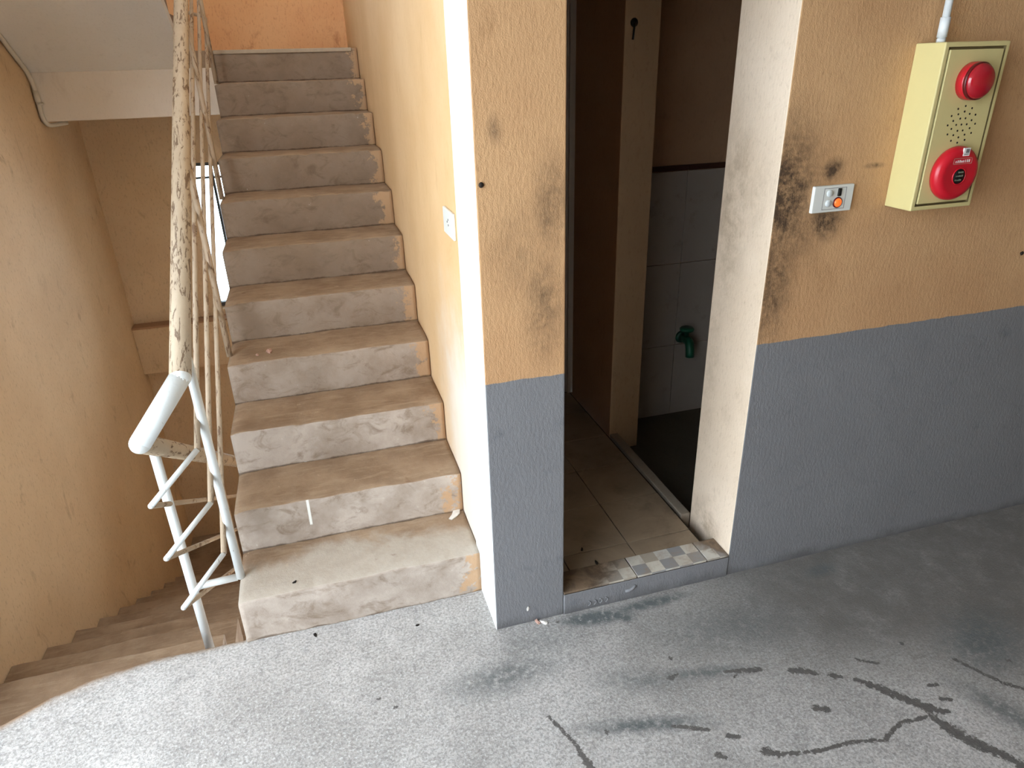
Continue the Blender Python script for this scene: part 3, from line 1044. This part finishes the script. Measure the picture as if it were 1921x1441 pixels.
# housing with a recessed front
bm = bmesh.new()
add_box(bm, (AX0, AY, AZ0), (AX1, 0.0, AZ1))
bmesh.ops.bevel(bm, geom=bm.edges[:], offset=0.0035, segments=3, affect='EDGES', profile=0.5)
bm.normal_update()
ff = [f for f in bm.faces if f.normal.y < -0.99]
big = max(ff, key=lambda f: f.calc_area())
r = bmesh.ops.inset_region(bm, faces=[big], thickness=0.012)
r2_ = bmesh.ops.inset_region(bm, faces=[big], thickness=0.0015)
bmesh.ops.translate(bm, vec=(0, 0.008, 0), verts=big.verts)
for f in r2_['faces']:
    f.material_index = 1
big.material_index = 1
keep(al, from_bm('housing', bm, ['alarm', 'alarm_gap']))
PX0, PX1, PZ0, PZ1, PY = AX0 + 0.0185, AX1 - 0.0185, AZ0 + 0.0185, AZ1 - 0.0185, AY - 0.0015
PYb = AY + 0.008
rounded_box('door_panel', (PX0, PY, PZ0), (PX1, PYb, PZ1), 'alarm', 0.0015, al)
# strobe
SC = (1.336, PY, 1.617)
lathe('strobe_base', [(0, 0), (0.047, 0), (0.047, 0.018), (0.045, 0.024), (0, 0.024)], SC, (0, -1, 0), 'red', al, 40)
lathe('strobe_rim', [(0.040, 0.022), (0.0465, 0.022), (0.0465, 0.029), (0.0435, 0.031), (0.040, 0.029)], SC, (0, -1, 0), 'rim', al, 40)
lathe('strobe_lens', [(0.0435, 0.024)] + [(0.0435 * math.cos(math.radians(a)), 0.030 + 0.022 * math.sin(math.radians(a))) for a in range(0, 90, 9)] + [(0, 0.052)], SC, (0, -1, 0), 'lens', al, 40)
# speaker perforations: rings of small holes
bm = bmesh.new()
HC = (1.342, 1.508)
for rad, cnt, ph in ((0.0, 1, 0), (0.018, 6, 0), (0.033, 10, 0.3), (0.047, 12, 0)):
    for k in range(cnt):
        a = 2 * math.pi * k / cnt + ph
        x, z = HC[0] + rad * math.cos(a), HC[1] + rad * math.sin(a)
        vs = [bm.verts.new((x + 0.0028 * math.cos(t * math.pi / 4), PY - 0.0003, z + 0.0028 * math.sin(t * math.pi / 4))) for t in range(8)]
        vb = [bm.verts.new((v.co.x, PY + 0.0005, v.co.z)) for v in vs]
        bm.faces.new(vs)
        for t in range(8):
            bm.faces.new((vs[t], vb[t], vb[(t + 1) % 8], vs[(t + 1) % 8]))
bmesh.ops.recalc_face_normals(bm, faces=bm.faces[:])
tag(keep(al, from_bm('speaker_holes', bm, 'black')), kind='stuff')
# round call point
CC = (1.342, PY, 1.381)
lathe('call_point', [(0, 0), (0.070, 0), (0.073, 0.008), (0.072, 0.018), (0.066, 0.027), (0.056, 0.031), (0.050, 0.0305), (0.0, 0.0300)], CC, (0, -1, 0), 'red', al, 48)
cp = [c for c in al.children if c.name.startswith('call_point')][0]
CY = PY - 0.0300


def sub(o):
    o.parent = cp
    return o


def face_rect(name, x0, x1, z0, z1, y, mat, t=0.0012):
    return sub(box(name, (x0, y - t, z0), (x1, y, z1), mat))


sub(lathe('button_ring', [(0.0205, 0), (0.0205, 0.0022), (0.0235, 0.0022), (0.0235, 0)], (CC[0], CY, 1.375), (0, -1, 0), 'red', None, 28))
sub(lathe('press_button', [(0, 0.0012), (0.0205, 0.0012), (0.0205, -0.001), (0, -0.001)], (CC[0], CY, 1.375), (0, -1, 0), 'black', None, 28))


def print_marks(name, x0, x1, z, h, y, mat, n):
    """a line of tiny unreadable print"""
    bm = bmesh.new()
    w = (x1 - x0) / n
    rr = random.Random(n * 13 + int(z * 1000))
    for k in range(n):
        xa = x0 + k * w
        add_box(bm, (xa + w * 0.12, y - 0.0006, z), (xa + w * (0.55 + 0.3 * rr.random()), y, z + h * (0.6 + 0.4 * rr.random())))
    return sub(from_bm(name, bm, mat))


YBt = CY - 0.0012
print_marks('button_print', CC[0] - 0.006, CC[0] + 0.013, 1.384, 0.005, YBt, 'print_dim', 4)
print_marks('button_print', CC[0] - 0.012, CC[0] + 0.013, 1.374, 0.005, YBt, 'print_dim', 5)
print_marks('button_print', CC[0] - 0.013, CC[0] + 0.010, 1.363, 0.005, YBt, 'print_dim', 5)
bm = bmesh.new()
for lo, hi in (((1.312, CY - 0.0007, 1.408), (1.375, CY, 1.4092)), ((1.312, CY - 0.0007, 1.408), (1.3132, CY, 1.4235)), ((1.374, CY - 0.0007, 1.408), (1.3752, CY, 1.4235)), ((1.312, CY - 0.0007, 1.4225), (1.375, CY, 1.4237))):
    add_box(bm, lo, hi)
sub(from_bm('print_border', bm, M['scrap_pink']))
print_marks('name_print', 1.318, 1.369, 1.412, 0.0075, CY, 'print', 8)
st_ = face_rect('sticker', 1.338, 1.359, 1.429, 1.450, CY + 0.0022, 'print', 0.004)
face_rect('sticker_print', 1.345, 1.356, 1.437, 1.447, CY - 0.0018, 'grey_print', 0.0006)
face_rect('sticker_print', 1.341, 1.356, 1.4325, 1.4345, CY - 0.0018, 'grey_print', 0.0006)

cn = empty('alarm_conduit', (1.283, -0.03, AZ1), 'white conduit dropping into the top of the alarm box', 'conduit')
tube('pipe', [(1.283, -0.03, AZ1 - 0.002), (1.283, -0.03, CEIL - 0.002)], 0.0095, 'conduit', cn, 14)
tube('coupling', [(1.283, -0.03, AZ1 + 0.012), (1.283, -0.03, AZ1 + 0.060)], 0.0125, 'conduit', cn, 14)
lathe('locknut', [(0, 0.011), (0.0115, 0.011), (0.0115, 0), (0, 0)], (1.283, -0.03, AZ1 - 0.001), (0, 0, 1), 'conduit', cn, 8)

# ------------------------------------------------------------------ switches
sw = empty('light_switch', (1.036, 0, 1.281), 'white switch plate with black fuse and glowing orange lamp', 'switch')
SX0, SX1, SZ0, SZ1 = 0.970, 1.104, 1.281, 1.356
rounded_box('plate', (SX0, -0.012, SZ0), (SX1, 0.0, SZ1), 'plate', 0.003, sw)
bm = bmesh.new()
mx0, mx1, mz0, mz1, t = 1.003, 1.078, 1.289, 1.349, 0.0012
for lo, hi in (((mx0, -0.0124, mz0), (mx1, -0.0118, mz0 + t)), ((mx0, -0.0124, mz1 - t), (mx1, -0.0118, mz1)), ((mx0, -0.0124, mz0), (mx0 + t, -0.0118, mz1)), ((mx1 - t, -0.0124, mz0), (mx1, -0.0118, mz1))):
    add_box(bm, lo, hi)
keep(sw, from_bm('module_outline', bm, 'grey_print'))
for zc in (1.335, 1.307):
    lathe('button', [(0, 0.005), (0.008, 0.005), (0.010, 0.003), (0.0105, -0.001), (0, -0.001)], (1.022, -0.012, zc), (0, -1, 0), 'plate2', sw, 8)
rounded_box('fuse', (1.049, -0.0165, 1.325), (1.060, -0.011, 1.347), 'black', 0.002, sw)
lathe('lamp_bezel', [(0.010, -0.001), (0.0155, -0.001), (0.0155, 0.002), (0.0125, 0.003), (0.010, 0.002)], (1.053, -0.012, 1.307), (0, -1, 0), 'rim', sw, 20)
lathe('indicator_lamp', [(0.0125, 0)] + [(0.0125 * math.cos(math.radians(a)), 0.002 + 0.007 * math.sin(math.radians(a))) for a in range(0, 90, 15)] + [(0, 0.009)], (1.053, -0.012, 1.307), (0, -1, 0), 'neon', sw, 20)

sk = empty('socket_plate', (0, 0.355, 1.228), 'small white socket plate on the orange yellow stair wall', 'socket')
rounded_box('plate', (-0.009, 0.285, 1.228), (0.0, 0.43, 1.306), 'plate', 0.003, sk)
for yy, zz in ((0.352, 1.278), (0.352, 1.262), (0.366, 1.270)):
    lathe('pin_hole', [(0, 0.0008), (0.003, 0.0008), (0.003, -0.001), (0, -0.001)], (-0.009, yy, zz), (-1, 0, 0), 'black', sk, 8)

# ------------------------------------------------------------------ conduit along the stair soffit
c2 = empty('soffit_conduit', (XW + 0.014, 2.86, 1.45), 'cream conduit bending around the landing beam beside the beige wall', 'conduit')
xx = XW + 0.016
tube('pipe', [(xx, 1.9, zsf(1.9) - 0.014), (xx, 2.60, zsf(2.60) - 0.014), (xx, YL - 0.035, 1.725), (xx + 0.004, YL - 0.016, 1.66), (xx, YL - 0.016, 1.50), (xx + 0.01, YL + 0.01, 1.462), (xx + 0.05, YL + 0.06, 1.466), (xx + 0.08, YL + 0.10, 1.470)], 0.0115, 'conduit_old', c2, 12, 0.03)
tube('pipe_clip', [(XW + 0.006, YL - 0.016, 1.575), (xx + 0.012, YL - 0.030, 1.575), (xx + 0.02, YL - 0.003, 1.575)], 0.005, 'conduit_old', c2, 8, 0.005)
tube('coupling', [(xx + 0.003, YL - 0.016, 1.64), (xx + 0.002, YL - 0.016, 1.585)], 0.0135, 'conduit_old', c2, 12)


# ------------------------------------------------------------------ nails and litter
def nail(loc, label, r=0.006):
    o = lathe('nail', [(0, 0.007), (r * 0.6, 0.007), (r, 0.004), (r * 0.5, 0.003), (r * 0.5, -0.004), (0, -0.004)], loc, (0, -1, 0), 'dark', None, 10)
    tag(o, label, 'nail')


nail((0.010, 0.0, 1.426), 'dark nail head on the edge of the tan pillar', 0.007)
nail((1.828, 0.0, 1.083), 'dark nail head on the tan wall beyond the alarm box', 0.007)


def scrap(name, loc, size, mat, label, cat, seed, up=0.25, normal=(0, 0, 1), n=9):
    """a crumpled flake: irregular outline with thickness"""
    rr = random.Random(seed)
    bm = bmesh.new()
    top, bot = [], []
    for k in range(n):
        a = 2 * math.pi * k / n
        s = rr.uniform(0.55, 1.0)
        x, y = size[0] * s * math.cos(a), size[1] * s * math.sin(a)
        z = rr.uniform(0.1, up) * min(size)
        top.append(bm.verts.new((x, y, z + 0.0012)))
        bot.append(bm.verts.new((x * 0.96, y * 0.96, 0)))
    c = bm.verts.new((0, 0, up * min(size) + 0.002))
    for k in range(n):
        k2 = (k + 1) % n
        bm.faces.new((top[k], top[k2], c))
        bm.faces.new((bot[k], bot[k2], top[k2], top[k]))
    bm.faces.new(list(reversed(bot)))
    bmesh.ops.rotate(bm, cent=(0, 0, 0), matrix=Matrix.Rotation(rr.uniform(0, 3), 3, 'Z'), verts=bm.verts[:])
    bmesh.ops.recalc_face_normals(bm, faces=bm.faces[:])
    o = from_bm(name, bm, mat)
    o.location = loc
    return tag(o, label, cat)


scrap('leaf_scrap', (-0.64, 1.097, 4 * RISE), (0.026, 0.015), 'scrap_pink', 'pink scrap of dried leaf on the fourth stair tread', 'leaf', 3, 0.6)
scrap('leaf_scrap', (-0.685, 1.075, 4 * RISE), (0.010, 0.007), 'scrap_pink', 'tiny pink crumb beside the leaf scrap on the stair tread', 'leaf', 4, 0.6)
scrap('paper_scrap', (-0.035, 0.448, RISE), (0.045, 0.018), 'scrap_white', 'white paper scrap in the corner of the first stair tread', 'paper', 5, 0.25)
scrap('paper_scrap', (0.155, -0.020, 0.0005), (0.018, 0.009), 'scrap_white', 'white scrap on the floor against the pillar base', 'paper', 6, 0.5)
scrap('leaf_scrap', (0.135, -0.010, 0.0005), (0.022, 0.008), 'scrap_pink', 'reddish leaf scrap on the floor against the pillar base', 'leaf', 7, 0.6)
scrap('leaf_scrap', (0.374, 0.194, 0.0885), (0.014, 0.006), 'scrap_dark', 'black crumb on the beige washroom tiles', 'crumb', 8, 0.4)
scrap('leaf_scrap', (0.394, 0.108, 0.0885), (0.020, 0.006), 'scrap_dark', 'black sliver lying behind the patterned sill tiles', 'crumb', 9, 0.4)
o = scrap('paint_flake', (0.105, -0.0005, 0.060), (0.012, 0.005), 'scrap_white', 'white paint flake hanging low on the blue grey pillar', 'paint flake', 10, 0.3)
o.rotation_euler = (math.radians(90), math.radians(35), 0)
scrap('leaf_scrap', (-0.58, 0.16, 0.0005), (0.012, 0.006), 'scrap_dark', 'dark crumb at the foot of the first stair riser', 'crumb', 11, 0.4)
scrap('leaf_scrap', (-0.25, 0.10, 0.0005), (0.008, 0.006), 'scrap_dark', 'dark crumb on the bright concrete between stairs and pillar', 'crumb', 12, 0.4)
scrap('leaf_scrap', (-0.62, 0.245, RISE), (0.010, 0.006), 'scrap_dark', 'dark crumb on the grey front of the first tread', 'crumb', 13, 0.4)
scrap('insect_nest', (-1.363, YB - 0.001, 0.60), (0.018, 0.030), 'band', 'small brown insect nest on the beige end wall', 'nest', 14, 0.5).rotation_euler = (math.radians(90), 0, 0)
